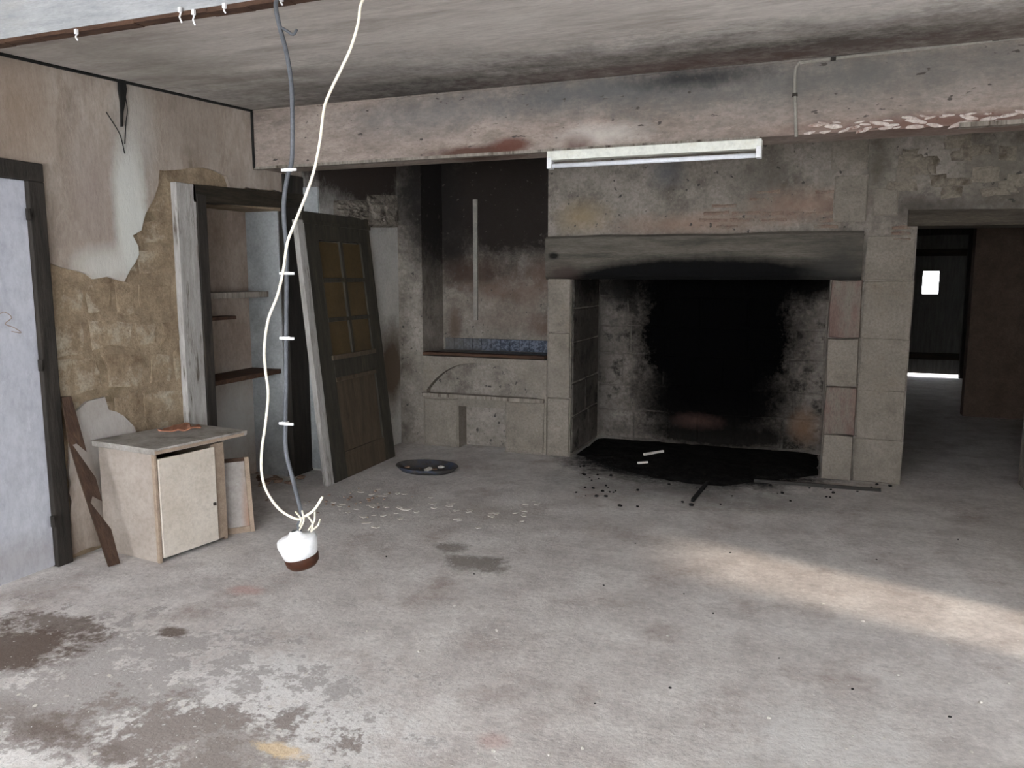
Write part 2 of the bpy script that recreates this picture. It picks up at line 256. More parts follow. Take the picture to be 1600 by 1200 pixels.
def block(name, o, u, v, nrm, m, parent, rnd, irr=.006, edge=.012):
    """a dressed stone: o corner, u and v edges, nrm outwards; rounded arris, uneven face, sits 2 cm into the wall"""
    o, u, v, nrm = Vector(o), Vector(u), Vector(v), Vector(nrm); uu, vv, nn = u.normalized(), v.normalized(), nrm.normalized()
    bm = bmesh.new(); loops = []
    cs = []
    for a, b in ((0, 0), (.5, 0), (1, 0), (1, .5), (1, 1), (.5, 1), (0, 1), (0, .5)):
        cs.append((o + u*a + v*b + uu*rnd.uniform(-irr, irr) + vv*rnd.uniform(-irr, irr), (-1 if a == 0 else 1 if a == 1 else 0), (-1 if b == 0 else 1 if b == 1 else 0)))
    for dep, ins in ((-.02, 0), (nrm.length*.55, 0), (nrm.length, edge)):
        loops.append([bm.verts.new(p - uu*sa*ins - vv*sb*ins + nn*(dep + (rnd.uniform(-.002, .002) if dep > 0 else 0))) for p, sa, sb in cs])
    for A, B in zip(loops, loops[1:]):
        for k in range(8): bm.faces.new((A[k], A[(k+1) % 8], B[(k+1) % 8], B[k]))
    c = bm.verts.new(o + u*.5 + v*.5 + nn*(nrm.length + rnd.uniform(0, .005)))
    for k in range(8): bm.faces.new((loops[-1][k], loops[-1][(k+1) % 8], c))
    return obj(name, bm, m, parent)

# ================================================================ THE SETTING
bm = bmesh.new(); add_box(bm, (-4.6, -3.2, -.12), (3.4, 14.8, 0)); struct(obj('floor', bm, 'floor'), 'worn grey concrete floor with white flaking and brown stains')
# ceiling: slightly falling towards the viewer
bm = bmesh.new(); prof = [(-1.35, 2.93), (2.52, 2.93), (2.54, 2.697), (4.85, 2.79), (7.6, 2.86), (7.6, 3.1), (-1.35, 3.1)]
A = [bm.verts.new((-4.5, y, z)) for y, z in prof]; B = [bm.verts.new((3.3, y, z)) for y, z in prof]
bm.faces.new(A); bm.faces.new(B[::-1])
for i in range(7): bm.faces.new((A[i], B[i], B[(i+1) % 7], A[(i+1) % 7]))
struct(obj('ceiling', bm, 'ceiling'), 'sooty grey plaster ceiling with brush streaks')
# beams
nb = sempty('near_ceiling_beam', (-3.9, 2.5, 2.58), 'pale plastered downstand beam crossing the ceiling near the hanging cables')
bm = bmesh.new(); add_box(bm, (-4.0, 2.5, 2.592), (3.2, 2.55, 2.94)); obj('beam_face', bm, 'near_beam', nb)
bm = bmesh.new(); n = 40
for k in range(n):
    x0, x1 = -4.0+7.2*k/n, -4.0+7.2*(k+1)/n; dz = .002*math.sin(k*1.7)
    add_box(bm, (x0, 2.496, 2.580+dz), (x1+.004, 2.55, 2.596))
obj('wooden_edge_strip', bm, 'brown_wood_h', nb)
fb = sempty('ceiling_beam', (-3.9, BY, 2.38), 'deep plastered downstand beam with soot stains and broken lower edge')
bm = bmesh.new(); add_box(bm, (-3.95, BY, 2.385), (3.2, BY+.30, 2.83)); obj('beam_body', bm, 'beam', fb)
bm = bmesh.new(); n = 30
for k in range(n):
    x0, x1 = -3.93+3.55*k/n, -3.93+3.55*(k+1)/n; j = R.uniform(-.003, .003)
    add_hex(bm, [(x0, BY-.012+j, 2.372), (x1, BY-.012+j, 2.372), (x1, BY+.04, 2.372), (x0, BY+.04, 2.372), (x0, BY-.012+j, 2.39), (x1, BY-.012+j, 2.39), (x1, BY+.04, 2.39), (x0, BY+.04, 2.39)])
obj('edge_lath', bm, 'grey_wood', fb)
box('edge_lath', (.62, BY-.015, 2.372), (3.1, BY+.05, 2.395), 'grey_wood', fb)
bm = bmesh.new(); p0 = Vector((-3.9, BY-.006, 2.786)); add_tube(bm, [(-3.9, BY-.004, 2.781), (-2, BY-.004, 2.783), (.0, BY-.004, 2.785)], .007, 6); obj('cornice_line', bm, 'beam', fb)
for k in range(44):      # broken plaster crumbs along the lower right edge
    x = -.12 + 1.35*k/44 + R.uniform(-.02, .02); s = R.uniform(.012, .032)
    bm = bmesh.new(); bmesh.ops.create_icosphere(bm, subdivisions=1, radius=1)
    for v in bm.verts: v.co *= R.uniform(.75, 1.2)
    zz = 2.405 + .035*abs(math.sin(k*.9)) if k % 3 else 2.392
    bmesh.ops.transform(bm, matrix=Matrix.Translation((x, BY+.002, zz)) @ Matrix.Rotation(R.uniform(-.3, .3), 4, 'Y') @ Matrix.Diagonal((s*2.1, .009, s*.5, 1)), verts=bm.verts)
    obj('broken_plaster', bm, 'lump', fb)
# left wall with door and cupboard openings
bm = bmesh.new()
T0, T1 = -4.45, LX
for y0, y1, z0, z1 in ((-3.2, 2.17, 0, 2.95), (2.17, 3.03, 2.10, 2.95), (3.03, 4.29, 0, 2.95), (4.29, 5.17, 2.10, 2.95), (5.17, 5.42, 0, 2.95)): add_box(bm, (T0, y0, z0), (T1, y1, z1))
add_box(bm, (T0, 4.29, 0), (-4.27, 5.17, 2.2))
wl = struct(obj('wall_left', bm, 'mortar'), 'left wall of tan rubble stone under peeling plaster')
# stones laid bare
rs = random.Random(3); z = .30
rows = [(.28, .20), (.49, .22), (.72, .19), (.92, .24), (1.17, .20), (1.38, .22), (1.61, .19), (1.81, .17), (1.99, .20)]
for i, (z, h) in enumerate(rows):
    y = 3.14 - rs.uniform(0, .1)
    while y < 4.0:
        wd = rs.uniform(.17, .36); y1 = min(y+wd, 4.07)
        if y1 - y > .07 and y > 3.05:
            block('stone', (LX, y+.016, z+rs.uniform(-.01, .025)), (0, y1-y-.034, rs.uniform(-.02, .02)), (0, rs.uniform(-.02, .02), h-rs.uniform(.03, .06)), (.0045, 0, 0), 'stone_tan', wl, rs, .02, .014)
        y = y1 + .004
        if y1 >= 4.07: break
# plaster still on it (2.4 cm proud)
rp = random.Random(11)
def lsheet(px, name='plaster', t=.022, amp=.010): 
    pts = [onx(x, y, LX) for x, y in px]; bm = bmesh.new(); q = jag(pts, .06, amp, rp)
    for v in q: v.x = LX - .002
    add_sheet(bm, q, (t, 0, 0)); return obj(name, bm, 'plaster_left', wl)
bm = bmesh.new()
pts = [(2.06, 2.94), (5.42, 2.92), (5.42, 2.25), (4.75, 2.235)] + [(onx(x, y, LX).y, onx(x, y, LX).z) for x, y in ((356, 298), (349, 275), (325, 264), (300, 262), (268, 266), (245, 266), (243, 290), (236, 312), (223, 335), (217, 360), (203, 368), (212, 385), (213, 398), (200, 420), (190, 440), (165, 432), (143, 436), (120, 424), (72, 410))] + [(3.10, 2.192), (2.06, 2.192)]
q = jag([Vector((LX-.002, a, b)) for a, b in pts], .05, .008, rp)
for v in q: v.x = LX-.002
add_sheet(bm, q, (.024, 0, 0)); obj('plaster', bm, 'plaster_left', wl)
lsheet([(104, 650), (118, 640), (133, 627), (160, 620), (166, 640), (190, 650), (205, 665), (216, 690), (240, 720), (240, 815), (108, 868)])
box('plaster', (LX-.01, -3.1, 0), (LX+.02, 2.06, 2.94), 'plaster_left', wl)
# further stretch of the left wall, set forward, up to the corner
wc = boxes('wall_left_corner', [((-4.45, 5.42, 0), (BX, 6.75, 2.95))], 'plaster_far'); struct(wc, 'plastered return of the left wall beside the cupboard')
box('painted_reveal', (-3.92, 5.405, 0.02), (BX-.004, 5.43, 2.3), 'grey_paint', wc)
# rubble knob broken out of the corner under the beam
def broken_patch(x0, x1, y0, y1, unp, nrm, parent, seed):
    bm = bmesh.new(); nx, ny = 16, 12; vs = {}
    for i in range(nx+1):
        for j in range(ny+1):
            u, v = i/nx, j/ny; p = unp(x0+(x1-x0)*u, y0+(y1-y0)*v)
            e = min(1, 5*min(u, 1-u))*min(1, 3*v)*(1 if v < .93 else .0)
            h = e*(.030 + .045*abs(mnoise.noise(Vector((u*5, v*4, seed)))) + .02*mnoise.noise(Vector((u*13, v*11, seed))))
            sh = -.35*(1-min(1, 2.2*u))**2*(y1-y0) if v < .5 else 0
            vs[i, j] = bm.verts.new(p + Vector(nrm)*(h - (.004 if e == 0 else 0)))
    for i in range(nx):
        for j in range(ny): bm.faces.new((vs[i, j], vs[i+1, j], vs[i+1, j+1], vs[i, j+1]))
    return obj('broken_masonry', bm, 'rubble', parent)
broken_patch(572, 624, 303, 356, lambda x, y: onx(x, y, BX), (1, 0, 0), wc, 1)
broken_patch(520, 578, 312, 346, lambda x, y: onx(x, y, BX), (1, 0, 0), wc, 4)
# back wall
XR = 3.2
back = [((-4.45, FY, 0), (-3.50, 7.7, 2.95)), ((-3.50, 7.10, 0), (-2.26, 7.7, 2.95)), ((-2.26, FY, 0), (-2.04, 7.56, 1.60)), ((-2.26, FY, 1.60), (.27, 7.0, 2.95)),
        ((.05, FY+.02, 0), (.63, 7.55, 1.60)), ((.27, FY+.02, 1.60), (.63, 7.55, 2.95)), ((-2.26, 7.0, 1.6), (-2.04, 7.56, 2.95)), ((.05, 7.0, 1.6), (.27, 7.56, 2.95)), ((.63, FY+.02, 1.98), (1.49, 7.06, 2.95)), ((1.49, FY+.02, 0), (XR, 7.06, 2.95)), ((-2.06, 6.98, 2.75), (.06, 7.7, 2.95))]
wb = struct(boxes('wall_back', back, 'wall_back'), 'smoke stained back wall with niche, chimney breast and doorway')
struct(boxes('wall_chimney_back', [((-2.26, 7.56, 0), (.06, 7.72, 2.95))], 'firebox', None), 'blackened fireback wall')
fbk = bpy.data.objects['wall_chimney_back']
rf = random.Random(5)
zz = .03
for i, h in enumerate((.28, .25, .30, .27, .28, .30, .30)):
    x = -2.03; k = 0
    while x < .03:
        wd = rf.uniform(.24, .44); x1 = min(x+wd, .045)
        if .045-x1 < .12: x1 = .045
        block('fireback_stone', (x+.007, 7.56, zz+.006), (x1-x-.014, 0, 0), (0, 0, h-.012), (0, -.014, 0), 'firestone', fbk, rf, .005, .012); x = x1
    zz += h
zz = .02
for i, h in enumerate((.34, .30, .36, .30, .26)):
    y = FY+.03; sp = FY + .03 + (.40 if i % 2 else .52)
    for a, b in ((y, sp), (sp, 7.54)):
        block('cheek_stone', (-2.04, a+.006, zz+.006), (0, b-a-.012, 0), (0, 0, h-.012), (.012, 0, 0), 'firestone', wb, rf, .005, .012)
    zz += h
# dressed stones: left jamb, right jamb, pier, quoins
def face_block(px, m, Yp=FY, dep=.02, name='stone'):
    a = ony(px[0], px[3], Yp); b = ony(px[2], px[1], Yp)
    block(name, (a.x+.004, Yp, a.z+.004), (b.x-a.x-.008, 0, 0), (0, 0, b.z-a.z-.008), (0, -dep, 0), m, wb, rf, .004, .010)
for z0, z1 in ((0, .52), (.53, 1.1), (1.11, 1.575)): block('jamb_stone', (-2.25, FY, z0), (.205, 0, 0), (0, 0, z1-z0+.006), (0, -.025, 0), 'limestone', wb, rf, .006, .006)
for z0, z1, m in ((0, .36, 'limestone'), (.37, .74, 'limestone_pink'), (.75, 1.12, 'limestone'), (1.13, 1.565, 'limestone_pink')): block('jamb_stone', (.052, FY+.02, z0), (.225, 0, 0), (0, 0, z1-z0+.006), (0, -.05, 0), m, wb, rf, .006, .006)
for z0, z1 in ((.0, .34), (.35, .72), (.73, 1.12), (1.13, 1.56), (1.57, 1.9)): block('pier_stone', (.29, FY+.02, z0), (.335+rf.uniform(-.006, .01), 0, 0), (0, 0, z1-z0+.006), (0, -.012, 0), 'limestone', wb, rf, .008, .006)
for px in ((1297, 212, 1359, 268), (1300, 272, 1358, 348), (1362, 292, 1406, 338), (1398, 258, 1428, 290)): face_block(px, 'limestone', FY + (.0 if px[0] < 1360 else .02), .009)
for i in range(26):     # rubble over the doorway
    x, y = rf.uniform(1375, 1600), rf.uniform(205, 322); wpx, hpx = rf.uniform(22, 50), rf.uniform(14, 26)
    a = ony(x, y+hpx, FY+.02); b = ony(x+wpx, y, FY+.02)
    if a.z < 2.12 or b.z > 2.8: continue
    block('rubble_stone', (a.x, FY+.022, a.z), (b.x-a.x, 0, rf.uniform(-.01, .01)), (0, 0, b.z-a.z), (0, -rf.uniform(.010, .018), 0), 'limestone_dim', wb, rf, .014, .02)
for row, y in enumerate((296, 307, 318, 329, 340, 350)):     # thin bricks showing through the plaster
    x = 1085 + rf.uniform(0, 40) + (70 if row < 2 else 0)
    while x < 1285:
        wpx = rf.uniform(26, 52)
        if rf.random() < .62: face_block((x, y, x+wpx, y+8), 'brick_dull', FY, .006, 'brick')
        x += wpx + 3
for y in (352, 361, 370): face_block((1392, y, 1424, y+7), 'brick_dull', FY+.02, .016, 'brick')
# fire lintel (a timber built into the breast)
bm = bmesh.new(); n = 26; rings = []
for k in range(n+1):
    x = -2.265 + 2.53*k/n; w1, w2 = .008*mnoise.noise((x*3, 0, 1)), .012*mnoise.noise((x*2, 5, 1)); e = max(0, 1-abs(k-n/2)/(n/2)*1.02)
    prof = [(FY-.055+w1, 1.925+w2), (FY-.06+w1, 1.70+w2), (FY-.05+w1, 1.60+w2), (FY-.02, 1.575+w2*.5), (FY+.36, 1.575), (FY+.36, 1.93), (FY-.03, 1.945+w2)]
    rings.append([bm.verts.new((x, a, b)) for a, b in prof])
for A, B in zip(rings, rings[1:]):
    for i in range(7): bm.faces.new((A[i], A[(i+1) % 7], B[(i+1) % 7], B[i]))
bm.faces.new(rings[0]); bm.faces.new(rings[-1][::-1])
obj('fire_lintel', bm, 'lintel', wb)
bm = bmesh.new(); add_hex(bm, [(.56, FY-.02, 1.97), (1.95, FY-.02, 1.96), (1.95, 7.05, 1.96), (.56, 7.05, 1.97), (.56, FY-.02, 2.09), (1.95, FY-.02, 2.06), (1.95, 7.05, 2.06), (.56, 7.05, 2.09)])
obj('door_lintel', bm, 'door_head', wb)
box('pale_pipe', (-3.16, 7.075, 1.18), (-3.12, 7.12, 2.33), 'pipe', wb)
box('plaster_ledge', (-3.11, 7.085, 1.80), (-2.68, 7.12, 1.815), 'wall_back', wb)
# right wall: tall opening that lets the sun in; rear wall with two unseen windows, added and sized for daylight
struct(boxes('wall_right', [((XR-.6, -3.2, 0), (XR, 3.06, 2.95)), ((XR-.6, 3.78, 0), (XR, 7.06, 2.95)), ((XR-.6, 3.06, 2.05), (XR, 3.78, 2.95))], 'plaster_far'), 'right wall with a tall open doorway')
struct(boxes('wall_rear', [((-4.45, -1.3, 0), (3.2, -1.0, .45)), ((-4.45, -1.3, 2.55), (3.2, -1.0, 2.95)), ((-4.45, -1.3, .45), (-3.7, -1.0, 2.55)), ((-1.9, -1.3, .45), (-1.4, -1.0, 2.55)), ((.5, -1.3, .45), (3.2, -1.0, 2.55))], 'plaster_far'), 'rear wall with two windows')
for i, (a, b) in enumerate(((-3.7, -1.9), (-1.4, .5))):
    wn = sempty(f'window_{i+1}', (a, -1.15, .45), 'window with bare wooden frame')
    boxes('window_frame', [((a, -1.18, .45), (a+.05, -1.12, 2.55)), ((b-.05, -1.18, .45), (b, -1.12, 2.55)), ((a, -1.18, .45), (b, -1.12, .5)), ((a, -1.18, 2.5), (b, -1.12, 2.55)), (((a+b)/2-.03, -1.18, .45), ((a+b)/2+.03, -1.12, 2.55))], 'pale_wood', wn)
# room beyond the doorway
struct(boxes('wall_passage_left', [((.35, 7.5, 0), (.6, 14.4, 2.7))], 'room_dark'), 'dark passage wall beyond the doorway')
struct(boxes('wall_passage_right', [((1.57, 10.3, 0), (3.2, 10.5, 2.7)), ((3.0, 7.06, 0), (3.2, 10.3, 2.7))], 'room_brown'), 'dark brown partition beyond the doorway')
struct(boxes('wall_passage_right_far', [((2.5, 10.5, 0), (2.7, 14.4, 2.7))], 'room_dark'), 'far passage wall')
struct(boxes('ceiling_passage', [((.3, 7.06, 2.6), (3.2, 14.6, 2.8))], 'room_dark'), 'dark passage ceiling')
FD = 14.2
wa, wb_ = ony(1441, 459, FD), ony(1469, 424, FD)
dl, dr = ony(1412, 500, FD).x, 2.1
struct(boxes('wall_far', [((.3, FD, 0), (dl, FD+.2, 2.7)), ((dr, FD, 0), (2.7, FD+.2, 2.7)), ((dl, FD, 2.25), (dr, FD+.2, 2.7))], 'room_dark'), 'far end wall of the passage')
d2 = sempty('door_2', (dl, FD, 0), 'plank door with a small bright square window at the end of the passage')
npl = 6
for k in range(npl):
    a, b = dl+.03+(dr-dl-.06)*k/npl, dl+.03+(dr-dl-.06)*(k+1)/npl + .004
    spans = [(.05, 2.24)] if (b < wa.x or a > wb_.x) else [(.05, wa.z), (wb_.z, 2.24)]
    if len(spans) == 2 and (a < wa.x - .005 or b > wb_.x + .005):
        ex = [((a, FD+.05, wa.z), (min(b, wa.x), FD+.09, wb_.z))] if a < wa.x-.005 else []
        if b > wb_.x+.005: ex += [((max(a, wb_.x), FD+.05, wa.z), (b, FD+.09, wb_.z))]
    else: ex = []
    boxes('plank', [((a, FD+.05, s0), (b, FD+.09, s1)) for s0, s1 in spans] + ex, 'room_plank', d2)
for z in (.28, 1.92): box('brace', (dl+.04, FD+.02, z), (dr-.04, FD+.05, z+.11), 'dark_wood_h', d2)
boxes('door_frame', [((dl-.06, FD-.03, 0), (dl+.03, FD+.1, 2.3)), ((dr-.03, FD-.03, 0), (dr+.06, FD+.1, 2.3)), ((dl-.06, FD-.03, 2.24), (dr+.06, FD+.1, 2.34))], 'dark_wood', d2)
# painted door in the left wall
d1 = sempty('door_1', (LX, 2.17, 0), 'pale grey painted door in a dark wooden frame on the left wall')
boxes('door_frame', [((LX-.05, 3.02, 0), (LX+.055, 3.115, 2.095)), ((LX-.05, 2.06, 0), (LX+.055, 2.15, 2.095)), ((LX-.05, 2.06, 2.095), (LX+.055, 3.115, 2.19))], 'dark_wood', d1, .006)
lf = box('door_leaf', (LX-.02, 2.15, .01), (LX+.03, 3.02, 2.095), 'door_paint', d1, .004)
for z in (.27, 1.13, 1.92):
    bm = bmesh.new(); add_tube(bm, [(LX+.058, 3.005, z-.03), (LX+.058, 3.005, z+.03)], .012, 8); obj('hinge', bm, 'dark_wood', lf)
bm = bmesh.new()
add_tube(bm, smooth_path([onx(x, y, LX+.0305) for x, y in ((-12, 500), (5, 488), (18, 496), (8, 506), (22, 512), (33, 520), (18, 518))], 5), .0022, 5); obj('scribble', bm, 'cab_wood', lf)

# ================================================================ THINGS
# built-in cupboard: frame and shelves
cu = thing('wall_cupboard', 'open doorless wall cupboard with pale peeling post and broken shelves', 'cupboard', (LX, 4.7, 0))
def lbox(name, y0, y1, z0, z1, x0, x1, m, parent, tilt=0, bevel=.004):
    bm = bmesh.new(); add_hex(bm, [(x0, y0, z0), (x1, y0, z0), (x1, y1, z0+tilt), (x0, y1, z0+tilt), (x0, y0, z1), (x1, y0, z1), (x1, y1, z1+tilt), (x0, y1, z1+tilt)]); return obj(name, bm, m, parent, bevel)
lbox('pale_post', 4.055, 4.225, .30, 2.20, LX-.02, LX+.045, 'pale_wood', cu)
lbox('dark_post', 4.23, 4.315, .0, 2.14, LX-.06, LX+.05, 'dark_wood', cu)
lbox('dark_post', 5.165, 5.415, .0, 2.38, LX-.02, LX+.04, 'dark_wood', cu)
lbox('lintel', 4.20, 5.42, 2.085, 2.20, LX-.1, LX+.045, 'dark_wood_h', cu, .05)
lbox('back_panel', 4.29, 5.165, 0, 2.10, -4.27, -4.255, 'cup_back', cu)
lbox('side_panel', 5.15, 5.168, .0, 2.12, -4.27, LX-.02, 'grey_paint', cu)
lbox('panel_strip', 4.55, 4.575, .9, 2.10, -4.256, -4.245, 'pale_wood', cu)
lbox('shelf', 4.29, 5.15, 1.44, 1.485, -4.255, -4.06, 'grey_wood', cu)
lbox('shelf', 4.29, 4.85, 1.28, 1.305, -4.255, -4.13, 'brown_wood_h', cu)
lbox('shelf', 4.29, 5.15, .83, .865, -4.255, -3.97, 'brown_wood_h', cu, .01)

# masonry stove in the niche
sv = thing('masonry_stove', 'masonry cooking stove built in niche with blue tiled top and arched recess', 'stove', (-2.88, 6.62, 0))
bm = bmesh.new(); n = 60; X0, X1 = -3.50, -2.26; FS = 6.645
def arch(x):
    t = (x+2.905)/.56
    return .53 + max(0, .28*(1-abs(t)**2.6)) if abs(t) < 1 else None
for k in range(n):
    x0, x1 = X0+(X1-X0)*k/n, X0+(X1-X0)*(k+1)/n; xm = (x0+x1)/2
    low = .40 if -3.13 < xm < -2.66 else 0
    add_box(bm, (x0, FS, low), (x1, 7.09, .50))
    a = arch(xm)
    if a is None: add_box(bm, (x0, FS, .50), (x1, 7.09, .86))
    else:
        a0, a1 = arch(x0) or .53, arch(x1) or .53
        add_hex(bm, [(x0, FS, a0), (x1, FS, a1), (x1, 7.09, a1), (x0, 7.09, a0), (x0, FS, .86), (x1, FS, .86), (x1, 7.09, .86), (x0, 7.09, .86)])
bmesh.ops.remove_doubles(bm, verts=bm.verts, dist=.0005)
obj('body', bm, 'limestone', sv)
box('recess_back', (-3.48, 6.725, .5), (-2.28, 6.98, .85), 'wall_back', sv)
box('ash_hole_back', (-3.14, 6.82, 0), (-2.65, 6.95, .42), 'wall_back', sv)
box('counter_edge', (-3.48, FS-.035, .872), (-2.275, FS+.06, .898), 'brown_wood_h', sv, .004)
box('ledge', (-3.5, FS-.04, .478), (-2.275, FS+.04, .512), 'grey_wood', sv, .004)
tile_m = 'blue_tile'
for k in range(12):
    xa = -3.46 + 1.18*k/12; box('tile', (xa, FS+.06, .862), (xa+.0955, 7.04, .886), tile_m, sv, .002)
    box('tile', (xa, 7.06, .888), (xa+.0955, 7.095, 1.0), tile_m, sv, .002)
for x0, x1, z1 in ((-3.49, -3.14, .46), (-2.65, -2.28, .47)): block('stone', (x0, FS, .01), (x1-x0, 0, 0), (0, 0, z1-.01), (0, -.012, 0), 'limestone', sv, rf, .006, .012)

# leaning glazed door
gd = thing('panelled_door', 'dark weathered door with six amber panes leaning beside the cupboard', 'door', (-3.5, 5.6, 0))
P0, P1, P2 = Vector((-3.475, 5.12, .0)), Vector((-3.505, 6.11, 0)), Vector((-3.672, 5.07, 2.09))
U, V = P1-P0, P2-P0; Nn = U.cross(V).normalized()
if Nn.x < 0: Nn = -Nn
def dpt(u, v, d): return P0 + U*u + V*v + Nn*d
def dbox(name, u0, u1, v0, v1, d0, d1, m, parent, bevel=.003):
    bm = bmesh.new(); add_hex(bm, [dpt(u0, v0, d0), dpt(u1, v0, d0), dpt(u1, v1, d0), dpt(u0, v1, d0), dpt(u0, v0, d1), dpt(u1, v0, d1), dpt(u1, v1, d1), dpt(u0, v1, d1)]); return obj(name, bm, m, parent, bevel)
dbox('stile', 0, .19, 0, 1, -.04, 0, 'door_dark', gd); dbox('stile', .83, 1, 0, 1, -.04, 0, 'door_dark', gd)
dbox('rail', .19, .83, .0, .085, -.04, 0, 'door_panel', gd); dbox('rail', .19, .83, .385, .455, -.04, 0, 'door_dark', gd); dbox('rail', .19, .83, .90, 1, -.04, 0, 'door_dark', gd)
pn = dbox('lower_panel', .19, .83, .085, .385, -.03, -.016, 'door_panel', gd)
dbox('panel_moulding', .19, .83, .085, .10, -.02, .006, 'door_panel', pn); dbox('panel_moulding', .19, .83, .37, .385, -.02, .006, 'door_panel', pn)
dbox('top_moulding', -.01, 1.01, .955, .968, 0, .012, 'door_dark', gd); dbox('sill_moulding', .17, .85, .452, .470, -.01, .014, 'door_panel', gd)
dbox('muntin', .49, .53, .455, .90, -.03, .002, 'door_dark', gd)
for j in range(3):
    v0, v1 = .455+.445*j/3, .455+.445*(j+1)/3
    if j: dbox('muntin', .19, .83, v0-.008, v0+.008, -.03, .002, 'door_dark', gd)
    for u0, u1 in ((.19, .50), (.52, .83)): dbox('pane', u0, u1, v0+.005, v1-.005, -.022, -.016, 'amber', gd, 0)
# pale plank propped at the door's side
pk = bmesh.new(); a = [onz(505, 752), onz(523, 757)]
def hexbar(bm, b0, t0, wv, dv):
    b0, t0, wv, dv = map(Vector, (b0, t0, wv, dv)); add_hex(bm, [b0, b0+wv, b0+wv+dv, b0+dv, t0, t0+wv, t0+wv+dv, t0+dv])
hexbar(pk, (-3.52, 5.02, 0), (-3.70, 4.99, 2.02), (.045, 0, 0), (0, .085, 0))
tag(obj('weathered_plank', pk, 'pale_wood', None, .004), 'narrow pale weathered plank standing against edge of glazed door', 'plank')
pk = bmesh.new(); hexbar(pk, (-3.57, 5.17, 0), (-3.74, 5.14, 1.95), (.03, 0, 0), (0, .06, 0))
tag(obj('weathered_plank', pk, 'grey_wood', None, .003), 'grey thin plank wedged behind pale plank and glazed door', 'plank')

# cabinet
cb = thing('kitchen_cabinet', 'small cream kitchen base cabinet with chipped grey worktop against left wall', 'cabinet', (-3.6, 3.5, 0))
A0, A1, A2 = Vector((-3.41, 3.275, 0)), Vector((-3.35, 3.655, 0)), Vector((-3.87, 3.325, 0))
cu_, cv_ = (A1-A0), (A2-A0)
def cbx(name, u0, u1, v0, v1, z0, z1, m, parent, bevel=.003, zt=0):
    f = lambda u, v, z: A0 + cu_*u + cv_*v + Vector((0, 0, z))
    bm = bmesh.new(); add_hex(bm, [f(u0, v0, z0), f(u1, v0, z0), f(u1, v1, z0), f(u0, v1, z0), f(u0, v0, z1), f(u1, v0, z1), f(u1, v1, z1), f(u0, v1, z1)]); return obj(name, bm, m, parent, bevel)
cbx('side_panel', 0, .045, .02, 1, 0, .625, 'cab_side', cb); cbx('side_panel', 1.22, 1.28, .03, 1, 0, .60, 'cab_wood', cb)
cbx('back_panel', .045, 1.22, .96, 1, 0, .6, 'cab_wood', cb); cbx('floor_panel', .045, 1.22, .05, .96, .05, .07, 'cab_wood', cb)
cbx('edge_strip', -.01, .04, -.03, .02, 0, .625, 'cab_wood', cb)
cbx('edge_strip', 1.04, 1.25, .0, .05, .02, .61, 'cab_wood', cb)
cd_ = cbx('cabinet_door', .05, 1.03, -.045, -.01, .025, .595, 'cab_paint', cb)
cbx('knob', .95, .99, -.07, -.045, .245, .262, 'dark_wood', cd_, .002)
wt = cbx('worktop', -.06, 1.62, -.10, 1.05, .628, .662, 'cab_top', cb, .004)
cbx('worktop_edging', -.05, 1.55, -.105, -.09, .632, .65, 'cab_wood', wt, 0)
bm = bmesh.new(); p = onz(285, 670, .665)
add_sheet(bm, jag([p+Vector((-.10, -.10, 0)), p+Vector((.02, -.10, 0)), p+Vector((.10, .05, 0)), p+Vector((.02, .12, 0)), p+Vector((-.10, .07, 0))], .03, .012, R), (0, 0, .009))
tag(obj('brick_fragment', bm, 'orange'), 'flat orange brick fragment lying on the grey worktop', 'brick')
# loose cupboard door beside it
ld = thing('framed_panel', 'small loose wooden framed panel standing between cabinet and open cupboard', 'panel', (-3.35, 3.85, 0))
def hb(name, u0, u1, v0, v1, d0, d1, m):
    o, u, v, d = Vector((-3.405, 3.79, 0)), Vector((.12, .145, 0)), Vector((-.05, .03, .47)), Vector((.77, -.63, .12)); f = lambda a, b, c: o+u*a+v*b+d*c
    bm = bmesh.new(); add_hex(bm, [f(u0, v0, d0), f(u1, v0, d0), f(u1, v1, d0), f(u0, v1, d0), f(u0, v0, d1), f(u1, v0, d1), f(u1, v1, d1), f(u0, v1, d1)]); return obj(name, bm, m, ld, .002)
hb('frame_side', 0, .16, 0, 1, -.02, 0, 'cab_wood'); hb('frame_side', .86, 1, 0, 1, -.02, .008, 'cab_wood'); hb('frame_rail', .16, .86, 0, .08, -.02, 0, 'cab_wood'); hb('frame_rail', .16, .86, .95, 1, -.02, 0, 'brown_wood')
hb('centre_panel', .16, .86, .08, .95, -.016, -.008, 'panel_white')
# broken plank against the left wall
bm = bmesh.new(); o3 = onz(178, 884)
pl = [(95, 620), (110, 619), (124, 668), (134, 705), (118, 692), (112, 694), (148, 745), (158, 782), (143, 774), (140, 784), (172, 825), (186, 878), (168, 884), (140, 800), (122, 745), (106, 690)]
def on_plank(x, y):
    t = (884-y)/264.0; return onx(x, y, o3.x + (LX+.035 - o3.x)*t)
add_sheet(bm, [on_plank(x, y) for x, y in pl], (.022, -.012, 0)); 
tag(obj('splintered_board', bm, 'brown_wood'), 'splintered brown board leaning on the wall between painted door and cabinet', 'board')

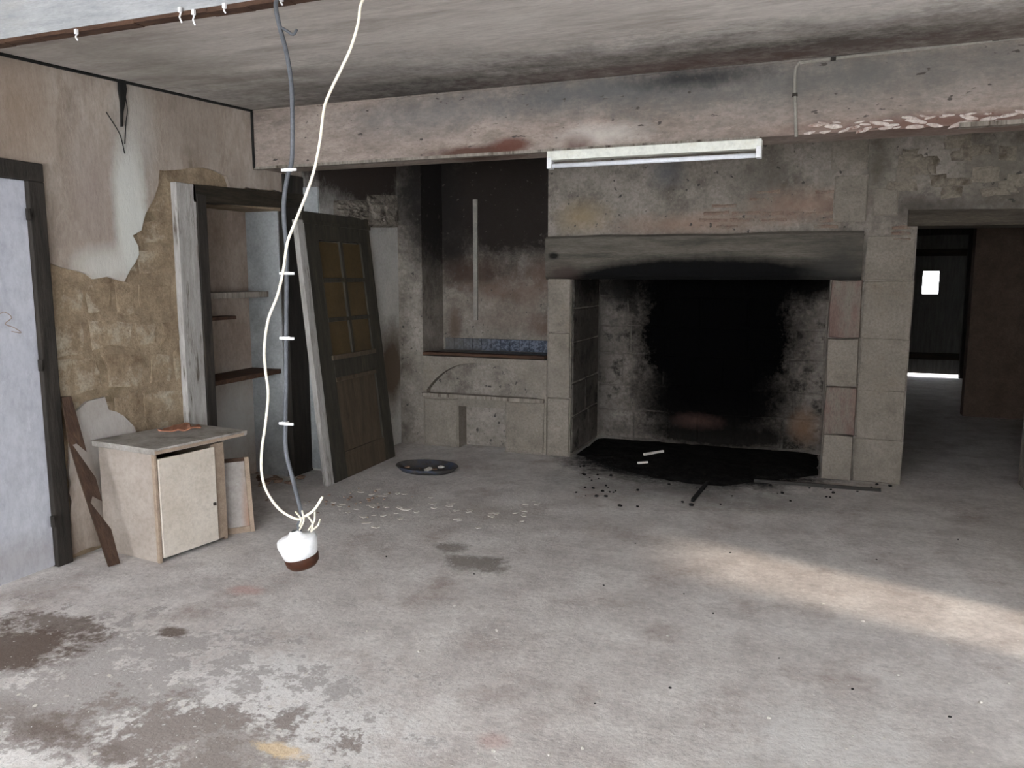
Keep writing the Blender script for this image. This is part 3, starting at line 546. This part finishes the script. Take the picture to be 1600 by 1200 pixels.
# strip light under the beam
fx = thing('strip_light', 'white fluorescent batten light fixed under the plastered beam', 'light', (-1.0, BY+.0, 2.36))
xa, xb = ony(855, 250, BY-.02).x, ony(1190, 232, BY-.02).x
box('housing', (xa, BY-.03, 2.318), (xb, BY+.05, 2.374), 'batten', fx, .004)
for x in (xa, xb-.03): box('end_cap', (x, BY-.032, 2.268), (x+.03, BY+.035, 2.335), 'white_plastic', fx, .004)
bm = bmesh.new(); add_tube(bm, [(xa+.02, BY-.005, 2.285), (xb-.02, BY-.005, 2.285)], .014, 12); obj('tube', bm, 'tube', fx, 0, True)
# conduit on the beam
bm = bmesh.new(); g = lambda x, y: ony(x, y, BY-.012)
add_tube(bm, smooth_path([g(1244, 214), g(1243, 180), g(1242, 120), g(1247, 101), g(1265, 96), g(1400, 80), g(1600, 58), g(1700, 46)], 4), .009, 6)
cdn = thing('wall_conduit', 'thin pale conduit running along and down the plastered beam', 'conduit', (-.2, BY, 2.4)); obj('pipe', bm, 'pipe', cdn)
for x, y in ((1242, 148), (1302, 92), (1555, 62)):
    p = g(x, y); box('saddle', p-Vector((.014, .012, .008)), p+Vector((.014, .012, .008)), 'dark_wood', cdn)
# dark wire along the top of the left wall, and rag hanging from it
bm = bmesh.new(); add_tube(bm, [(LX+.03, 2.7, 2.695), (LX+.03, 3.76, 2.738), (LX+.03, 4.84, 2.782)], .009, 6); add_tube(bm, [(LX+.03, BY-.012, 2.79), (LX+.03, BY-.012, 2.38)], .009, 6)
tag(obj('black_cable', bm, 'black'), 'black cable along the join of ceiling and left wall', 'cable')
bm = bmesh.new()
rg = [(184, 124), (194, 124), (196, 140), (194, 158), (191, 175), (190, 198), (188, 198), (187, 160), (184, 140)]
add_sheet(bm, [onx(x, y, LX+.03) for x, y in rg], (.012, 0, 0))
add_tube(bm, smooth_path([onx(x, y, LX+.032) for x, y in ((166, 175), (185, 205), (190, 218), (195, 240))], 4), .003, 5); add_tube(bm, smooth_path([onx(x, y, LX+.032) for x, y in ((196, 150), (199, 172), (197, 190), (195, 225))], 4), .003, 5)
tag(obj('black_rag', bm, 'black'), 'tattered black strip dangling on left wall below ceiling', 'rag')

# hanging cables and lamp fitting
CY = 2.44
g = lambda x, y, d=CY: ony(x, y, d)
gc = thing('grey_cable', 'thick grey cable hanging from ceiling beam with white ties', 'cable', g(430, 0, 2.47))
path = [(-1.83, 2.497, 2.66), (-1.845, 2.47, 2.60)] + [g(x, y) for x, y in ((431, 8), (437, 42), (447, 80), (455, 130), (457, 190), (456, 250), (450, 272), (444, 310), (444, 345), (448, 390), (448, 430), (447, 528), (447, 600), (446, 655), (447, 705), (459, 755), (472, 806))]
bm = bmesh.new(); add_tube(bm, smooth_path(path, 7), .0080, 10); obj('sheath', bm, 'grey_cable', gc, 0, True)
bm = bmesh.new(); add_tube(bm, smooth_path([g(437, 42), g(448, 48), g(458, 54), g(464, 46)], 4), .005, 6); obj('cut_branch', bm, 'grey_cable', gc, 0, True)
for x, y in ((450, 266), (447, 427), (447, 528), (446, 661)):
    p = g(x, y, CY-.004); bm = bmesh.new(); add_tube(bm, [p+Vector((0, 0, -.005)), p+Vector((0, 0, .005))], .0145, 10)
    add_box(bm, p+Vector((-.02, -.013, -.005)), p+Vector((.042, -.006, .004))); obj('cable_tie', bm, 'white_plastic', gc)
wcb = thing('white_cable', 'long looping white cable hanging from ceiling beam down to lamp fitting', 'cable', g(565, 0, 2.47))
W = 2.39
path = [(-1.42, 2.497, 2.64), (-1.44, 2.45, 2.58)] + [g(x, y, W) for x, y in ((565, 4), (560, 35), (548, 75), (532, 110), (515, 145), (506, 172), (500, 220), (491, 265), (478, 305), (460, 350), (449, 380), (443, 420), (434, 460), (419, 500), (413, 545), (415, 580), (419, 615), (415, 660), (409, 705), (409, 740), (417, 768), (437, 796), (464, 811), (478, 806), (492, 795), (504, 776))]
bm = bmesh.new(); add_tube(bm, smooth_path(path, 7), .0051, 8); obj('sheath', bm, 'white_cable', wcb, 0, True)
for x, y, dx, dy in ((462, 800, 6, 22), (472, 798, -4, 30), (480, 805, 6, 26), (492, 800, -10, 28), (500, 812, -14, 18)):
    bm = bmesh.new(); add_tube(bm, smooth_path([g(x, y, W+.01), g(x+dx*.6+5, y+dy*.5, W-.01), g(x+dx, y+dy, W+.02)], 4), .0035, 6); obj('wire_tail', bm, 'white_cable', wcb)
lt = thing('lamp_fitting', 'white ceramic lamp fitting with brown base dangling from cables above floor', 'lamp', g(470, 888))
# lathe profile (radius, height) leaning slightly
c0 = g(470, 866); pts = [(.030, .062), (.058, .060), (.070, .050), (.074, .030), (.072, .010), (.062, -.003), (.0, -.003)]
def lathe(name, prof, cen, m, parent, tilt, seg=28, closed=True):
    bm = bmesh.new(); rings = []
    for r, z in prof:
        rings.append([bm.verts.new((r*math.cos(k*2*math.pi/seg), r*math.sin(k*2*math.pi/seg), z)) for k in range(seg)] if r > 1e-6 else [bm.verts.new((0, 0, z))])
    for A, B in zip(rings, rings[1:]):
        if len(B) == 1:
            for k in range(seg): bm.faces.new((A[k], A[(k+1) % seg], B[0]))
        else:
            for k in range(seg): bm.faces.new((A[k], A[(k+1) % seg], B[(k+1) % seg], B[k]))
    bmesh.ops.transform(bm, matrix=Matrix.Translation(cen) @ tilt, verts=bm.verts); return obj(name, bm, m, parent, 0, True)
tl = Matrix.Rotation(math.radians(-9), 4, 'Y') @ Matrix.Rotation(math.radians(8), 4, 'X')
lathe('ceramic_shell', [(.012, .098), (.022, .094), (.030, .080), (.058, .074), (.074, .068), (.076, .050), (.070, .022), (.064, -.004), (0, -.004)], c0, 'white_plastic', lt, tl)
lathe('brown_base', [(.064, .002), (.066, -.010), (.062, -.034), (.050, -.048), (.02, -.054), (0, -.055)], c0, 'brown_bakelite', lt, tl)
bm = bmesh.new(); add_tube(bm, [c0+Vector((.0, 0, .075)), c0+Vector((.002, -.01, .12)), g(472, 806)], .008, 8); obj('cord_grip', bm, 'grey_cable', lt)
# cable clips on the near beam edge
for x, y, h in ((121, 52, 14), (283, 18, 20), (304, 22, 20), (352, 12, 10), (441, 1, 8)):
    p = ony(x, y, 2.49); bm = bmesh.new(); add_box(bm, p+Vector((-.006, -.01, -.004)), p+Vector((.006, .0, .014)))
    add_tube(bm, [p, p+Vector((.002, -.012, -h*.0012)), p+Vector((.004, -.004, -h*.0021))], .0032, 5)
    tag(obj('cable_clip', bm, 'white_plastic'), 'small white cable clip nailed along the near beam edge strip', 'clip', 'cable clips on the near beam')

# hearth
bm = bmesh.new(); px = [(905, 712), (935, 722), (975, 735), (1020, 747), (1075, 756), (1130, 760), (1190, 752), (1240, 748), (1282, 744)]
out = [onz(x, y) for x, y in px] + [Vector((.04, 6.75, 0)), Vector((.03, 7.53, 0)), Vector((-2.01, 7.53, 0)), Vector((-2.01, 6.75, 0))]
cen = Vector((-1.0, 6.95, 0)); ol = jag(out, .07, .02, R)
for v in ol: v.z = .001; v.x = max(-2.015, min(.035, v.x)); v.y = min(v.y, 7.53)
rings = []
for f, h in ((1, .002), (.93, .022), (.8, .035), (.6, .045), (.35, .05)):
    rings.append([bm.verts.new((cen.x+(p.x-cen.x)*f, cen.y+(p.y-cen.y)*f, h + (.018*mnoise.noise((p.x*f*7, p.y*f*7, f)) if f < .95 else 0))) for p in ol])
for A, B in zip(rings, rings[1:]):
    for k in range(len(A)): bm.faces.new((A[k], A[(k+1) % len(A)], B[(k+1) % len(A)], B[k]))
bm.faces.new(rings[-1])
ash = obj('ash_bed', bm, 'ash'); ash['kind'] = 'stuff'; tag(ash, 'black bed of ash and soot spread over the hearth', 'ash')
def bar(name, a, b, r, m, label, cat, grp=None, lift=None):
    a, b = Vector(a), Vector(b); z = r if lift is None else lift; a.z = b.z = z; d = (b-a).normalized(); s = Vector((-d.y, d.x, 0))*r
    bm = bmesh.new(); add_hex(bm, [a-s-Vector((0, 0, r)), b-s-Vector((0, 0, r)), b+s-Vector((0, 0, r)), a+s-Vector((0, 0, r)), a-s*.8+Vector((0, 0, r)), b-s*.8+Vector((0, 0, r)), b+s*.8+Vector((0, 0, r)), a+s*.8+Vector((0, 0, r))])
    return tag(obj(name, bm, m), label, cat, grp)
bar('iron_bar', onz(1178, 753), onz(1376, 768), .012, 'iron', 'thin dark iron bar on floor before the right fireplace jamb', 'bar')
bar('burnt_stick', onz(1105, 756), onz(1082, 784), .012, 'charcoal', 'burnt stick poking out of ash bed onto floor', 'stick')
bar('pale_stick', onz(1006, 720), onz(1036, 715), .010, 'chip', 'short whitish stick lying on the black ash', 'stick', None, .058)
bar('pale_stick', onz(996, 732), onz(1012, 731), .008, 'chip', 'tiny whitish splinter lying near front of black ash', 'stick', None, .048)
# shallow pan with debris
pc = onz(667, 735); pan = thing('shallow_pan', 'shallow dark pan holding debris on floor between glazed door and stove', 'pan', pc)
bm = bmesh.new(); seg = 28; rings = []
for r, z in ((.0, .006), (.8, .006), (.97, .04), (1.0, .045), (1.01, .04), (.84, .0), (0, 0)):
    rings.append([bm.verts.new(pc+Vector((.27*max(r, .01)*math.cos(k*2*math.pi/seg), .20*max(r, .01)*math.sin(k*2*math.pi/seg), z+.001))) for k in range(seg)])
for A, B in zip(rings, rings[1:]):
    for k in range(seg): bm.faces.new((A[k], A[(k+1) % seg], B[(k+1) % seg], B[k]))
obj('dish', bm, 'pan', pan, 0, True)
for k in range(12):
    a, r = R.uniform(0, 6.28), R.uniform(.0, .15); p = pc+Vector((r*1.3*math.cos(a), r*math.sin(a), .012)); s = R.uniform(.01, .03)
    bm = bmesh.new(); bmesh.ops.create_icosphere(bm, subdivisions=1, radius=s); bmesh.ops.transform(bm, matrix=Matrix.Translation(p) @ Matrix.Diagonal((1, 1, .5, 1)), verts=bm.verts)
    obj('debris', bm, 'chip' if k % 2 else 'chip_brown', pan)
# scattered flakes: a few shapes, copied one by one
flakes = []
for k in range(6):
    bm = bmesh.new(); m = R.randint(5, 7); pts = [Vector((math.cos(i*6.283/m)*R.uniform(.6, 1), math.sin(i*6.283/m)*R.uniform(.35, .7), 0)) for i in range(m)]
    add_sheet(bm, pts, (0, 0, .10)); bmesh.ops.recalc_face_normals(bm, faces=bm.faces); me = bpy.data.meshes.new('flake_shape'); bm.to_mesh(me); bm.free(); flakes.append(me)
lumps = []
for k in range(5):
    bm = bmesh.new(); bmesh.ops.create_icosphere(bm, subdivisions=1, radius=1)
    for v in bm.verts: v.co = Vector((v.co.x*R.uniform(.8, 1.2), v.co.y*R.uniform(.6, .9), (v.co.z*.5+.45)*R.uniform(.9, 1.1)))
    me = bpy.data.meshes.new('lump_shape'); bm.to_mesh(me); bm.free(); lumps.append(me)
def scatter(name, shapes, m, n, region, size, label, cat, grp, seed):
    r = random.Random(seed); vers = []
    for me in shapes: q = me.copy(); q.materials.append(MT[m]); vers.append(q)
    for k in range(n):
        x, y = region(r); p = onz(x, y); s = r.uniform(*size)
        o = bpy.data.objects.new(name, vers[k % len(vers)]); col.objects.link(o)
        o.location = (p.x, p.y, -.001); o.scale = (s, s, s); o.rotation_euler = (0, 0, r.uniform(0, 6.28)); tag(o, label, cat, grp)
scatter('plaster_flake', flakes, 'chip', 34, lambda r: (r.gauss(575, 40), r.gauss(790, 14)), (.012, .045), 'pale plaster flake on floor by foot of glazed door', 'flake', 'flakes by the glazed door', 1)
scatter('brown_crumb', lumps, 'chip_brown', 26, lambda r: (r.gauss(555, 38), r.gauss(785, 12)), (.006, .018), 'brown mortar crumb on floor by foot of glazed door', 'crumb', 'crumbs by the glazed door', 2)
scatter('plaster_flake', flakes, 'chip', 26, lambda r: (r.uniform(665, 840), r.gauss(795, 9)), (.012, .045), 'pale plaster flake on mid floor before the masonry stove', 'flake', 'flakes before the stove', 3)
scatter('plaster_flake', flakes, 'chip', 40, lambda r: (r.uniform(20, 540), r.uniform(1040, 1195)), (.005, .016), 'white plaster flake in the peeling white floor patch', 'flake', 'flakes in the white floor patch', 4)
scatter('pebble', lumps, 'chip', 26, lambda r: (r.uniform(560, 1590), r.uniform(930, 1190)), (.005, .012), 'small pale pebble on open grey floor', 'pebble', 'pebbles on the open floor', 5)
scatter('charcoal_bit', lumps, 'charcoal', 46, lambda r: (r.uniform(900, 1400), 757+r.expovariate(1/12.0) + (0 if 1 else 0)), (.006, .020), 'small black charcoal bit on floor in front of hearth', 'charcoal', 'charcoal bits before the hearth', 6)
scatter('charcoal_bit', lumps, 'charcoal', 14, lambda r: (r.uniform(905, 990), r.uniform(722, 752)), (.008, .02), 'small black charcoal bit at left front of hearth', 'charcoal', 'charcoal bits at the hearth corner', 8)
scatter('mortar_crumb', lumps, 'chip_brown', 22, lambda r: (r.uniform(400, 470), r.gauss(752, 6)), (.015, .04), 'brown rubble crumb at foot of open cupboard', 'rubble', 'rubble at the cupboard foot', 9)
scatter('dark_crumb', lumps, 'charcoal', 14, lambda r: (r.uniform(600, 1500), r.uniform(830, 1130)), (.004, .009), 'tiny dark crumb on open grey floor', 'crumb', 'dark crumbs on the open floor', 10)
